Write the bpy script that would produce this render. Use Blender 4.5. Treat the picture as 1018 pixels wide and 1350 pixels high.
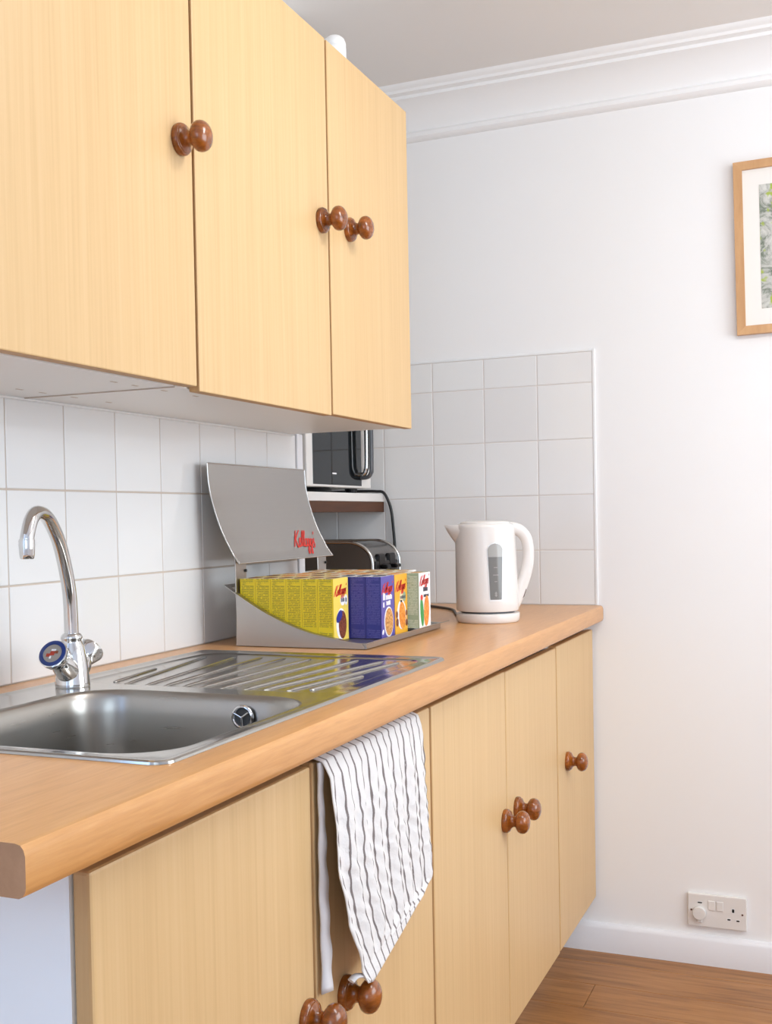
import bpy, bmesh, math, random
from mathutils import Vector, Matrix
random.seed(7)
scene = bpy.context.scene
for o in list(bpy.data.objects): bpy.data.objects.remove(o)
COL = scene.collection
H = 0.936            # worktop height
T = 0.15             # tile pitch

def lin(r, g, b):
    f = lambda c: (c/255/12.92) if c/255 <= .04045 else ((c/255+.055)/1.055)**2.4
    return (f(r), f(g), f(b), 1.0)

# ------------------------------------------------------------------ camera
cam_d = bpy.data.cameras.new('camera'); cam = bpy.data.objects.new('camera', cam_d); COL.objects.link(cam)
CAM = Vector((1.1767, -3.1828, 1.1814))
yaw, pitch, roll = .4249, -.025, -.0202
fwd = Vector((-math.sin(yaw)*math.cos(pitch), math.cos(yaw)*math.cos(pitch), math.sin(pitch)))
rt = Vector((math.cos(yaw), math.sin(yaw), 0)); up = rt.cross(fwd)
CR = rt*math.cos(roll)+up*math.sin(roll); CU = up*math.cos(roll)-rt*math.sin(roll)
m = Matrix.Identity(4)
for i in range(3):
    m[i][0] = CR[i]; m[i][1] = CU[i]; m[i][2] = -fwd[i]; m[i][3] = CAM[i]
cam.matrix_world = m
cam_d.sensor_fit = 'HORIZONTAL'; cam_d.sensor_width = 36
cam_d.lens = 1546.35/1018*36
cam_d.shift_x = 94.27/1018; cam_d.shift_y = 48.86/1018
cam_d.clip_start = .02
scene.camera = cam

# ------------------------------------------------------------------ world, lights, exposure
w = bpy.data.worlds.new('world'); scene.world = w; w.use_nodes = True
w.node_tree.nodes['Background'].inputs[0].default_value = (.62, .78, 1, 1)
w.node_tree.nodes['Background'].inputs[1].default_value = 1.5
vs = scene.view_settings
vs.view_transform = 'Standard'; vs.look = 'None'; vs.gamma = 1; vs.use_curve_mapping = False
vs.exposure = 0.07

def area(name, loc, direction, sx, sy, power, color):
    d = bpy.data.lights.new(name, 'AREA'); d.shape = 'RECTANGLE'; d.size = sx; d.size_y = sy
    d.energy = power; d.color = color
    o = bpy.data.objects.new(name, d); COL.objects.link(o); o.location = loc
    o.rotation_euler = Vector(direction).to_track_quat('-Z', 'Y').to_euler()
    return o
RX, NY, CZ = 2.75, -4.7, 2.372          # right wall, near wall, ceiling
area('daylight_side_window', (RX-.03, -1.25, 1.5), (-1, 0, 0), 1.5, 1.2, 26, (.86, .95, 1))
area('near_wall_fill', (1.7, NY+.03, 1.5), (0, 1, 0), 1.5, 1.2, 13, (.68, .85, 1))  # unseen fill light, added to brighten the back wall
area('daylight_left_window', (.03, -3.6, 1.45), (1, 0, 0), 1.1, 1.2, 19, (.28, .53, 1))
LAMP = (1.55, -1.45, CZ)

# ------------------------------------------------------------------ helpers
ORG = {}
def link(o, parent, origin):
    COL.objects.link(o); ORG[o.name] = Vector(origin)
    if parent is not None:
        o.parent = parent; o.location = Vector(origin)-ORG[parent.name]
    else:
        o.location = Vector(origin)
    return o
def tag(o, label, cat, group=None):
    o['label'] = label; o['category'] = cat
    if group: o['group'] = group
    return o
def struct(o):
    o['kind'] = 'structure'; return o
def thing(name, loc, label, cat, group=None):
    o = bpy.data.objects.new(name, None); o.empty_display_size = .05
    link(o, None, loc); return tag(o, label, cat, group)

class MB:
    def __init__(s): s.v = []; s.f = []; s.mi = []; s.bev = False
    def add(s, vs, fs, mi=0):
        b = len(s.v); s.v += [tuple(p) for p in vs]
        s.f += [tuple(i+b for i in f) for f in fs]; s.mi += [mi]*len(fs); return s
    def box(s, x, y, z, bev=0, seg=2, mi=0):
        if bev <= 0:
            vs = [(a, b, c) for c in z for b in y for a in x]
            return s.add(vs, [(0,2,3,1),(4,5,7,6),(0,1,5,4),(2,6,7,3),(0,4,6,2),(1,3,7,5)], mi)
        s.bev = True
        bm = bmesh.new(); bmesh.ops.create_cube(bm, size=1)
        for v in bm.verts:
            v.co = Vector(((x[0]+x[1])/2+v.co.x*(x[1]-x[0]), (y[0]+y[1])/2+v.co.y*(y[1]-y[0]), (z[0]+z[1])/2+v.co.z*(z[1]-z[0])))
        bmesh.ops.bevel(bm, geom=bm.edges[:], offset=bev, segments=seg, profile=.5, affect='EDGES')
        return s.frombm(bm, mi)
    def frombm(s, bm, mi=0):
        bm.verts.index_update()
        s.add([v.co[:] for v in bm.verts], [tuple(v.index for v in f.verts) for f in bm.faces], mi); bm.free(); return s
    def lathe(s, prof, origin, axis=(0,0,1), n=32, mi=0):
        ax = Vector(axis).normalized(); q = ax.to_track_quat('Z', 'Y'); O = Vector(origin)
        rings = []; vs = []
        for r, h in prof:
            if r <= 1e-6: rings.append([len(vs)]); vs.append(O+q@Vector((0,0,h)))
            else:
                rings.append(list(range(len(vs), len(vs)+n)))
                vs += [O+q@Vector((r*math.cos(2*math.pi*k/n), r*math.sin(2*math.pi*k/n), h)) for k in range(n)]
        fs = []
        for a, b in zip(rings, rings[1:]):
            if len(a) == 1 and len(b) == 1: continue
            for k in range(n):
                k2 = (k+1) % n
                if len(a) == 1: fs.append((a[0], b[k2], b[k]) if False else (a[0], b[k], b[k2]))
                elif len(b) == 1: fs.append((a[k], a[k2], b[0]))
                else: fs.append((a[k], a[k2], b[k2], b[k]))
        return s.add(vs, fs, mi)
    def tube(s, pts, rad, n=12, cap=True, flat=None, mi=0):
        pts = [Vector(p) for p in pts]; N = len(pts)
        rad = rad if isinstance(rad, (list, tuple)) else [rad]*N
        tans = [(pts[min(i+1, N-1)]-pts[max(i-1, 0)]).normalized() for i in range(N)]
        ref = Vector((0,0,1)) if abs(tans[0].z) < .9 else Vector((1,0,0))
        if flat is not None: ref = Vector(flat)
        a = tans[0].cross(ref).normalized(); vs = []
        for i in range(N):
            t = tans[i]; a = (a-t*a.dot(t)).normalized(); b = t.cross(a)
            r = rad[i]; ra, rb = (r if isinstance(r, tuple) else (r, r))
            vs += [pts[i]+a*ra*math.cos(2*math.pi*k/n)+b*rb*math.sin(2*math.pi*k/n) for k in range(n)]
        fs = [(i*n+k, i*n+(k+1) % n, (i+1)*n+(k+1) % n, (i+1)*n+k) for i in range(N-1) for k in range(n)]
        if cap: fs += [tuple(range(n-1, -1, -1)), tuple(range((N-1)*n, N*n))]
        return s.add(vs, fs, mi)
    def prism(s, poly, d, mi=0):          # closed polygon of 3D points extruded by vector d
        n = len(poly); d = Vector(d); P = [Vector(p) for p in poly]
        return s.add(P+[p+d for p in P], [tuple(range(n-1, -1, -1)), tuple(range(n, 2*n))]+[(i, (i+1) % n, n+(i+1) % n, n+i) for i in range(n)], mi)
    def strip(s, A, B, mi=0):
        n = len(A); return s.add(list(A)+list(B), [(i, i+1, n+i+1, n+i) for i in range(n-1)], mi)
    def build(s, name, mat, parent=None, smooth=None, origin=None, fixn=True):
        xs, ys, zs = zip(*s.v)
        if origin is None: origin = ((min(xs)+max(xs))/2, (min(ys)+max(ys))/2, min(zs))
        o3 = Vector(origin); me = bpy.data.meshes.new(name)
        me.from_pydata([tuple(Vector(v)-o3) for v in s.v], [], s.f)
        mats = mat if isinstance(mat, (list, tuple)) else [mat]
        for k in mats: me.materials.append(M[k])
        for p, i in zip(me.polygons, s.mi): p.material_index = i
        if fixn:
            bm = bmesh.new(); bm.from_mesh(me); bmesh.ops.recalc_face_normals(bm, faces=bm.faces[:]); bm.to_mesh(me); bm.free()
        if smooth is not None and not s.bev:
            me.polygons.foreach_set('use_smooth', [True]*len(me.polygons))
            me.set_sharp_from_angle(angle=math.radians(smooth))
        return link(bpy.data.objects.new(name, me), parent, o3)
def copy(o, origin, parent):
    c = o.copy(); return link(c, parent, origin)

def catmull(pts, k=6):
    P = [Vector(p) for p in pts]; out = []
    for i in range(len(P)-1):
        a, b, c, d = P[max(i-1,0)], P[i], P[i+1], P[min(i+2,len(P)-1)]
        for j in range(k):
            t = j/k
            out.append(.5*((2*b)+(c-a)*t+(2*a-5*b+4*c-d)*t*t+(3*b-a-3*c+d)*t**3))
    return out+[P[-1]]
def rrect(x0, x1, y0, y1, r, n=8):
    out = []
    for cx, cy, a0 in ((x1-r,y1-r,0),(x0+r,y1-r,90),(x0+r,y0+r,180),(x1-r,y0+r,270)):
        for k in range(n+1):
            a = math.radians(a0+90*k/n); out.append((cx+r*math.cos(a), cy+r*math.sin(a)))
    return out
def lerp_curve(pts, x):
    for (a, b), (c, d) in zip(pts, pts[1:]):
        if x <= c: return b+(d-b)*(x-a)/(c-a) if x > a else b
    return pts[-1][1]

# ------------------------------------------------------------------ materials
M = {}
def mat(name, col, rough=.5, metal=0, spec=.5, coat=0, **kw):
    m = bpy.data.materials.new(name); m.use_nodes = True
    b = m.node_tree.nodes['Principled BSDF']
    b.inputs['Base Color'].default_value = col; b.inputs['Roughness'].default_value = rough
    b.inputs['Metallic'].default_value = metal; b.inputs['Specular IOR Level'].default_value = spec
    b.inputs['Coat Weight'].default_value = coat; b.inputs['Coat Roughness'].default_value = .08
    for k, v in kw.items(): b.inputs[k].default_value = v
    M[name] = m; return m
class NT:
    def __init__(s, m): s.t = m.node_tree; s.b = s.t.nodes['Principled BSDF']
    def n(s, typ, **kw):
        x = s.t.nodes.new(typ)
        for k, v in kw.items():
            if hasattr(x, k): setattr(x, k, v)
            else: x.inputs[k.replace('_', ' ')].default_value = v
        return x
    def l(s, a, b): s.t.links.new(a, b)
    def coords(s, scale, rnd=False):
        tc = s.n('ShaderNodeTexCoord'); mp = s.n('ShaderNodeMapping'); mp.inputs['Scale'].default_value = scale
        if rnd:
            oi = s.n('ShaderNodeObjectInfo'); ml = s.n('ShaderNodeMath', operation='MULTIPLY'); ml.inputs[1].default_value = 37.0
            s.l(oi.outputs['Random'], ml.inputs[0])
            va = s.n('ShaderNodeVectorMath', operation='ADD'); s.l(tc.outputs['Object'], va.inputs[0]); s.l(ml.outputs[0], va.inputs[1])
            s.l(va.outputs[0], mp.inputs['Vector'])
        else: s.l(tc.outputs['Object'], mp.inputs['Vector'])
        return mp.outputs[0]
    def noise(s, vec, scale=1, detail=4, rough=.6, dist=0):
        x = s.n('ShaderNodeTexNoise'); x.inputs['Scale'].default_value = scale; x.inputs['Detail'].default_value = detail
        x.inputs['Roughness'].default_value = rough; x.inputs['Distortion'].default_value = dist; s.l(vec, x.inputs['Vector']); return x.outputs['Fac']
    def ramp(s, fac, stops):
        r = s.n('ShaderNodeValToRGB'); e = r.color_ramp.elements
        e[0].position, e[0].color = stops[0]; e[1].position, e[1].color = stops[-1]
        for p, c in stops[1:-1]: k = e.new(p); k.color = c
        s.l(fac, r.inputs[0]); return r.outputs[0]
    def mix(s, fac, a, b, typ='MIX'):
        x = s.n('ShaderNodeMix', data_type='RGBA', blend_type=typ)
        for sock, v in ((x.inputs[0], fac), (x.inputs[6], a), (x.inputs[7], b)):
            if hasattr(v, 'links'): s.l(v, sock)
            else: sock.default_value = v
        return x.outputs[2]
    def bump(s, fac, strength=.1, dist=.002):
        x = s.n('ShaderNodeBump'); x.inputs['Strength'].default_value = strength; x.inputs['Distance'].default_value = dist
        s.l(fac, x.inputs['Height']); s.l(x.outputs[0], s.b.inputs['Normal'])
    def math(s, op, a, b=None):
        x = s.n('ShaderNodeMath', operation=op)
        for sock, v in zip(x.inputs, (a, b)):
            if v is None: continue
            if hasattr(v, 'links'): s.l(v, sock)
            else: sock.default_value = v
        return x.outputs[0]
    def col(s, c): s.l(c, s.b.inputs['Base Color'])

def wood(name, c_dark, c_mid, c_light, scale, rough=.35, coat=0, rnd=True, fine=1, spec=.4):
    k = NT(mat(name, c_mid, rough, coat=coat, spec=spec))
    v = k.coords(scale, rnd); f = k.noise(v, fine, 6, .65, .3)
    c = k.ramp(f, [(.28, c_dark), (.5, c_mid), (.72, c_light)])
    v2 = k.coords(tuple(q*.12 for q in scale), rnd)
    c = k.mix(.25, c, k.ramp(k.noise(v2, 1, 2), [(.3, c_dark), (.7, c_light)]))
    k.col(c); k.bump(f, .04, .0005); return k
wood('maple_laminate', lin(208,171,122), lin(218,182,132), lin(223,189,141), (130, 130, 2.0), .42, spec=.3)
wood('maple_edge', lin(186,142,92), lin(200,156,104), lin(210,168,116), (60, 60, 3), .5)
wood('beech_worktop', lin(197,138,80), lin(212,152,91), lin(222,166,105), (150, 9, 150), .28, fine=1.2, rnd=False, spec=.5)
wood('beech_end', lin(150,104,68), lin(163,116,78), lin(176,128,90), (30, 6, 30), .55, rnd=False)
wood('mahogany_knob', lin(78,36,8), lin(142,74,18), lin(180,102,34), (25, 25, 70), .22, coat=.6, fine=1.3)
wood('dark_batten', lin(58,30,12), lin(84,46,20), lin(104,60,28), (40, 3, 40), .5)
wood('picture_oak', lin(190,140,92), lin(205,157,108), lin(218,172,124), (30, 30, 6), .45)
k = wood('floor_plank', lin(106,66,32), lin(162,108,58), lin(184,132,78), (4, 48, 48), .38, fine=1.1)
mat('wall_paint', lin(244,241,239), .75, spec=.2); k = NT(M['wall_paint']); k.bump(k.noise(k.coords((1,1,1)), 160, 3), .05, .001)
mat('ceiling_paint', lin(236,230,225), .85, spec=.15); k = NT(M['ceiling_paint']); k.bump(k.noise(k.coords((1,1,1)), 90, 3), .05, .001)
mat('gloss_paint', lin(236,234,236), .3)
mat('tile_glaze', lin(232,229,227), .09, spec=.5)
k = NT(M['tile_glaze']); oi = k.n('ShaderNodeObjectInfo'); k.col(k.ramp(oi.outputs['Random'], [(0, lin(233,230,228)), (1, lin(239,237,235))]))
k.bump(k.noise(k.coords((1,1,1), True), 9, 2), .012, .002)
mat('grout', lin(206,190,176), .9)
mat('grout_light', lin(226,218,212), .9)
mat('melamine', lin(240,237,233), .35)
mat('shadow_gap', lin(70,52,36), .8)
def steel(name, c, rough, scale, bump=.02):
    k = NT(mat(name, c, rough, 1)); v = k.coords(scale); f = k.noise(v, 1, 4)
    r = k.math('MULTIPLY_ADD', f, .14); k.t.nodes[-1].inputs[2].default_value = rough-.07
    k.l(r, k.b.inputs['Roughness']); k.bump(f, bump, .0005)
steel('sink_steel', lin(176,172,166), .17, (260, 8, 60))
steel('bowl_steel', lin(168,163,156), .3, (12, 12, 240), .004)
steel('brushed_steel', lin(180,176,172), .34, (30, 8, 260), .03)
steel('toaster_steel', lin(128,126,124), .22, (6, 60, 200), .02)
steel('silver_rim', lin(205,203,200), .22, (60, 60, 60), .01)
mat('chrome', lin(214,213,212), .07, 1)
mat('black_gloss', lin(9,9,10), .3, spec=.2)
mat('black_plastic', lin(20,20,21), .4)
mat('overflow_dark', lin(62,62,62), .4)
mat('dark_grey_plastic', lin(82,84,88), .3)
mat('microwave_glass', lin(20,22,24), .03, spec=.32)
mat('white_plastic', lin(233,228,223), .22)
mat('white_enamel', lin(232,227,222), .25)
mat('kettle_plastic', lin(233,226,220), .2)
mat('gauge_plastic', lin(122,120,116), .15)
mat('gauge_clear', lin(168,165,160), .15)
mat('brown_switch', lin(92,58,48), .35)
mat('tap_blue', lin(22,48,112), .3)
mat('tap_badge', lin(150,142,134), .3)
mat('tap_red', lin(168,52,30), .35)
mat('logo_red', lin(222,48,36), .5)
mat('mark_white', lin(240,238,240), .6)
mat('mark_dark', lin(62,64,78), .6)
mat('grey_cord', lin(96,84,76), .5)
mat('pure_white', lin(240,239,238), .3)
mat('mount_card', lin(240,235,228), .8)
mat('picture_glass', (1,1,1,1), .02, spec=.5)
M['picture_glass'].node_tree.nodes['Principled BSDF'].inputs['Transmission Weight'].default_value = 1
M['picture_glass'].node_tree.nodes['Principled BSDF'].inputs['IOR'].default_value = 1.05
# carton boards
for nm, c in (('yellow', (238,208,40)), ('blue', (52,56,138)), ('orange', (240,176,48)), ('green', (150,172,146)), ('white', (240,238,236)), ('cream', (232,214,176)), ('front_yellow', (246,216,96)), ('front_blue', (84,74,160))):
    mat('carton_'+nm, lin(*c), .38)
def print_mat(name, base, ink, amount=.62):
    k = NT(mat(name, base, .38)); tc = k.n('ShaderNodeTexCoord'); sx = k.n('ShaderNodeSeparateXYZ'); k.l(tc.outputs['Object'], sx.inputs[0])
    line = k.math('GREATER_THAN', k.math('FRACT', k.math('MULTIPLY', sx.outputs[2], 300)), .42)
    words = k.math('GREATER_THAN', k.noise(k.coords((420, 420, 300)), 1, 1), .4)
    para = k.math('GREATER_THAN', k.noise(k.coords((8, 8, 60)), 1, 1), .36)
    marg = k.math('LESS_THAN', k.math('ABSOLUTE', sx.outputs[0]), .0135)
    f = k.math('MULTIPLY', k.math('MULTIPLY', line, words), k.math('MULTIPLY', para, marg))
    k.col(k.mix(k.math('MULTIPLY', f, amount), base, ink))
print_mat('print_yellow', lin(232,204,30), lin(96,90,34))
print_mat('print_blue', lin(48,50,130), lin(104,100,172), .5)
print_mat('print_green', lin(152,174,148), lin(214,224,208), .7)
def speckle(name, cols, sc):
    k = NT(mat(name, cols[1], .5)); v = k.coords((1,1,1), True)
    k.col(k.ramp(k.noise(v, sc, 3, .7), [(.3, cols[0]), (.5, cols[1]), (.68, cols[2])]))
speckle('cereal_brown', (lin(58,24,14), lin(120,56,30), lin(168,96,58)), 260)
speckle('cereal_gold', (lin(120,72,30), lin(206,138,66), lin(236,196,128)), 220)
speckle('cereal_orange', (lin(206,96,20), lin(234,140,44), lin(244,180,90)), 220)
# striped cotton (uses the towel's own uv)
k = NT(mat('towel_cotton', lin(238,234,232), .9, spec=.1)); uv = k.n('ShaderNodeUVMap'); sx = k.n('ShaderNodeSeparateXYZ'); k.l(uv.outputs[0], sx.inputs[0])
wob = k.math('MULTIPLY', k.math('SUBTRACT', k.noise(k.coords((6, 6, 14)), 1, 2), .5), .012)
st = k.math('FRACT', k.math('MULTIPLY', k.math('ADD', sx.outputs[0], wob), 15.0))
thr = k.math('LESS_THAN', k.math('ABSOLUTE', k.math('SUBTRACT', st, .5)), .085)
brk = k.math('GREATER_THAN', k.noise(k.coords((300, 300, 160)), 1, 1), .30)
k.col(k.mix(k.math('MULTIPLY', thr, k.math('ADD', k.math('MULTIPLY', brk, .4), .6)), lin(228,224,222), lin(128,118,116)))
k.bump(k.noise(k.coords((1,1,1)), 130, 4), .5, .003)
# framed print: foliage on pale ground
k = NT(mat('botanical_print', lin(150,150,140), .6)); v = k.coords((1,1,1))
c = k.ramp(k.noise(v, 22, 6, .75, 1), [(.28, lin(70,84,66)), (.42, lin(120,128,112)), (.52, lin(188,186,178)), (.7, lin(222,220,212))])
c = k.mix(k.ramp(k.noise(v, 34, 2), [(.58, (0,0,0,1)), (.66, (1,1,1,1))]), c, lin(164,180,74))
k.col(c)

# ------------------------------------------------------------------ room shell
WX = -.006                    # painted left wall surface (tiles stand proud of it)
AX = -.45                     # alcove depth
AY = -.646                    # alcove near side
_b = MB()
for (p, q, r, z_) in ((NY, -4.15, 0, CZ), (-3.05, AY, 0, CZ), (-4.15, -3.05, 0, .85), (-4.15, -3.05, 2.05, CZ)): _b.box((-.16 if q < AY else -.56, WX), (p, q), (r, z_))
wl = struct(_b.build('wall_left', 'wall_paint'))
struct(MB().box((-.56, AX), (AY, .0), (0, CZ)).build('wall_alcove', 'wall_paint'))
wb = struct(MB().box((-.56, RX+.1), (.005, .12), (0, CZ)).build('wall_back', 'wall_paint'))
def wall_with_window(name, axis, pos, lo, hi, a0, a1, z0, z1, thick):
    b = MB()
    for (p, q, r, s) in ((lo, a0, 0, CZ), (a1, hi, 0, CZ), (a0, a1, 0, z0), (a0, a1, z1, CZ)):
        if axis == 'x': b.box((pos, pos+thick), (p, q), (r, s))
        else: b.box((p, q), (pos-thick, pos), (r, s))
    return struct(b.build(name, 'wall_paint'))
wall_with_window('wall_right', 'x', RX, NY, .005, -2.0, -.5, .9, 2.1, .1)
wall_with_window('wall_near', 'y', NY, -.56, RX+.1, .95, 2.45, .9, 2.1, .1)  # opening belongs to the added fill window
def window(name, axis, pos, a0, a1, z0, z1):
    t = .05; b = MB()
    def bar(p, q, r, s):
        if axis == 'x': b.box((pos+.04, pos+.08), (p, q), (r, s), .004, 1)
        else: b.box((p, q), (pos-.08, pos-.04), (r, s), .004, 1)
    mid = (a0+a1)/2
    bar(a0, a0+t, z0, z1); bar(a1-t, a1, z0, z1); bar(a0, a1, z0, z0+t); bar(a0, a1, z1-t, z1); bar(mid-.02, mid+.02, z0, z1)
    o = struct(b.build(name, 'gloss_paint')); s = MB()
    if axis == 'x': s.box((pos-.05, pos+.1), (a0-.03, a1+.03), (z0-.03, z0), .005)
    else: s.box((a0-.03, a1+.03), (pos-.1, pos+.05), (z0-.03, z0), .005)
    s.build('window_sill', 'gloss_paint', o)
window('window_1', 'x', RX, -2.0, -.5, .9, 2.1)
window('fill_window', 'y', NY, .95, 2.45, .9, 2.1)  # added window behind the camera, goes with the back-wall fill light
window('window_3', 'x', WX-.13, -4.15, -3.05, .85, 2.05)
struct(MB().box((-.56, RX+.1), (NY-.1, .12), (CZ, CZ+.1)).build('ceiling', 'ceiling_paint'))
fl = struct(MB().box((-.56, RX+.1), (NY-.1, .12), (-.08, -.004)).build('floor', 'shadow_gap'))
# planks run across the room, 147 mm wide
PW = .147; row = 0; y1 = -.096+PW; full = None
y = -.096
while y > NY-.1:
    ya, yb = max(y-PW, NY), min(y, .004)
    off = [.596, .18, 1.02, -.22, .75, .38][row % 6]
    if row == 1: off = .596
    if row == 0: off = .22
    x = AX if ya < -.7 else AX
    edges = [e for e in [off-1.2*k for k in (2, 1)]+[off+1.2*k for k in range(0, 3)] if AX < e < RX]
    xs = [AX]+edges+[RX]
    for a, b in zip(xs, xs[1:]):
        cx = ((a+b)/2, (ya+yb)/2, -.004)
        if abs(b-a-1.2) < .001 and abs(yb-ya-PW) < .001:
            if full is None: full = MB().box((a+.0006, b-.0006), (ya+.0006, yb-.0006), (-.004, 0), .0008, 1).build('plank', 'floor_plank', fl, origin=cx)
            else: copy(full, cx, fl)
        else: MB().box((a+.0006, b-.0006), (ya+.0006, yb-.0006), (-.004, 0), .0008, 1).build('plank', 'floor_plank', fl, origin=cx)
    y -= PW; row += 1
MB().box((AX+.001, RX), (-.0954, .004), (-.004, 0), .0008, 1).build('plank', 'floor_plank', fl)

# coving between back wall and ceiling
prof = [(.005, 2.246), (-.008, 2.248), (-.016, 2.256), (-.016, 2.266), (-.010, 2.273), (-.012, 2.280), (-.022, 2.300), (-.040, 2.320), (-.062, 2.334), (-.080, 2.340), (-.083, 2.341), (-.083, 2.350),
        (-.094, 2.352), (-.100, 2.353), (-.103, 2.360), (-.110, 2.363), (-.116, 2.366), (-.120, CZ), (.005, CZ)]
struct(MB().prism([(AX, a, b) for a, b in prof], (RX-AX, 0, 0)).build('trim_1', 'wall_paint', smooth=40))
# skirting
sk = [(.005, 0), (-.015, 0), (-.015, .064), (-.012, .070), (-.006, .074), (.005, .075)]
struct(MB().prism([(.446, a, b) for a, b in sk], (RX-.446, 0, 0)).build('baseboard_back', 'gloss_paint', smooth=35))
struct(MB().prism([(RX, NY, 0), (RX-.015, NY, 0), (RX-.015, NY, .068), (RX-.008, NY, .075), (RX, NY, .075)], (0, -NY-.016, 0)).build('baseboard_right', 'gloss_paint'))
# wall-end trim at the alcove corner
struct(MB().box((WX, .004), (-.6775, AY), (H, 1.384), .002).build('trim_2', 'gloss_paint'))

# tiles -------------------------------------------------------------
G = .0028
def tiles(parent, axis, cells):
    cache = {}
    for (a0, a1, z0, z1) in cells:
        key = (round(a1-a0, 3), round(z1-z0, 3)); c0 = (a0+a1)/2; g = G/2
        o = (-.003, c0, z0) if axis == 'x' else (c0, .003, z0)
        if key not in cache:
            b = MB()
            if axis == 'x': b.box((-.0055, 0), (a0+g, a1-g), (z0+g, z1-g), .0011, 2)
            else: b.box((a0+g, a1-g), (0, .0055), (z0+g, z1-g), .0011, 2)
            cache[key] = b.build('tile', 'tile_glaze', parent, smooth=35, origin=o)
        else: copy(cache[key], o, parent)
YL = -.6786
cells = [(YL-(k+1)*T, YL-k*T, H+.002+r*T if r else H, min(H+.002+(r+1)*T, H+.4455)) for k in range(12) for r in range(3)]
tiles(wl, 'x', cells)
MB().box((-.0055, -.0012), (YL-12*T, YL), (H, H+.4455)).build('grout', 'grout', wl)
XB = .5634
rows = [(H, H+T-.001)]+[(H+r*T-.001, H+(r+1)*T-.001) for r in (1, 2, 3)]+[(H+4*T-.001, H+.682)]
cells = [(max(XB-(k+1)*T, AX), XB-k*T, a, b) for k in range(7) for a, b in rows]
tiles(wb, 'y', cells)
MB().box((AX, XB), (.0012, .0055), (H, H+.682)).build('grout', 'grout_light', wb)
tr = MB(); tr.box((XB, XB+.007), (-.001, .0055), (H, H+.689), .001, 1); tr.box((AX, XB), (-.001, .0055), (H+.682, H+.689), .001, 1)
tr.build('tile_edge_bead', 'pure_white', wb)

# ------------------------------------------------------------------ ceiling lamp (gives the main room light)
lamp = thing('ceiling_lamp', (LAMP[0], LAMP[1], CZ-.07), 'long opal ceiling lamp on the white ceiling', 'lamp')
lx, ly = LAMP[0], LAMP[1]
MB().box((lx-.62, lx+.62), (ly-.17, ly+.17), (CZ-.025, CZ), .004).build('lamp_base', 'pure_white', lamp)
mat('opal', lin(255,250,245), .3, **{'Emission Color': (1,.97,.94,1), 'Emission Strength': 2.0})
MB().box((lx-.60, lx+.60), (ly-.15, ly+.15), (CZ-.065, CZ-.0255), .012, 3).build('lamp_shade', 'opal', lamp)
for dx in (-.4, 0, .4):
    d = bpy.data.lights.new('ceiling_lamp_light', 'POINT'); d.energy = 6.5; d.color = (.93, .975, 1); d.shadow_soft_size = .09
    o = bpy.data.objects.new('ceiling_lamp_light', d); COL.objects.link(o); o.location = (lx+dx, ly, CZ-.17)

# ------------------------------------------------------------------ knobs
KN = [(0,0),(.0228,0),(.0236,.002),(.0236,.006),(.0225,.0085),(.0205,.0095),(.0205,.0112),(.0185,.0125),(.0140,.0145),(.0112,.018),(.0106,.021),(.0118,.0245),(.0165,.0265),(.0205,.0295),(.0224,.0335),(.0226,.0375),(.0214,.0420),(.0180,.0462),(.0120,.0495),(.0060,.051),(0,.0514)]
def knob(x, y, z, parent, s=1.0):
    MB().lathe([(r*s, h*s) for r, h in KN], (x, y, z), (1, 0, 0), 28).build('knob', 'mahogany_knob', parent, smooth=50, origin=(x, y, z))

# ------------------------------------------------------------------ wall cabinets
ZU, ZT = 1.3819, 2.080
def wall_unit(y0, y1, label):
    c = thing('wall_cabinet', (.14, (y0+y1)/2, ZU), label, 'cabinet', 'wall cabinets')
    b = MB(); t = .016
    b.box((0.002, .278), (y0, y1), (ZU, ZU+t)); b.box((0.002, .278), (y0, y1), (ZT-t, ZT))
    b.box((0.002, .278), (y0, y0+t), (ZU+t, ZT-t)); b.box((0.002, .278), (y1-t, y1), (ZU+t, ZT-t)); b.box((.002, .008), (y0+t, y1-t), (ZU+t, ZT-t))
    b.build('carcass', 'melamine', c); return c
def door(parent, x0, x1, y0, y1, z0, z1, bev=.002, mi='maple_laminate'):
    b = MB(); b.box((x0, x1), (y0, y1), (z0, z1), bev, 2)
    o = b.build('door', [mi, 'maple_edge'], parent, smooth=40)
    for p in o.data.polygons: p.material_index = 0 if abs(p.normal.x) > .8 else 1
    return o
ua = wall_unit(-2.20, -1.688, 'wall cabinet with one pale maple door and knob, hanging above the sink bowl')
d = door(ua, .281, .300, -2.195, -1.6565, 1.3830, ZT+.001); knob(.300, -1.693, 1.737, d)
ub = wall_unit(-1.687, -.703, 'two-door pale maple wall cabinet hanging above the cereal dispenser')
d = door(ub, .281, .300, -1.6495, -1.1530, 1.3765, ZT-.001); knob(.300, -1.187, 1.733, d)
d = door(ub, .280, .299, -1.1440, -.7035, 1.3795, ZT); knob(.299, -1.052, 1.745, d)
for y0, y1 in ((-1.79, -1.775), (-1.735, -1.72), (-1.655, -1.64), (-1.56, -1.545)):
    for x in (.07, .235):
        MB().box((x, x+.004), (y0, y1), (ZU-.0004, ZU+.001)).build('fixing_slot', 'grout', ua if y0 < -1.7 else ub)
MB().box((.004, .278), (-1.6874, -1.6846), (ZU-.0015, ZU+.002)).build('joint_strip', 'grout', ub)
b = MB().box((.0005, .006), (-2.2, -.70), (ZU-.004, ZU), .001, 1); b.build('sealant_bead', 'pure_white', ub)

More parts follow.
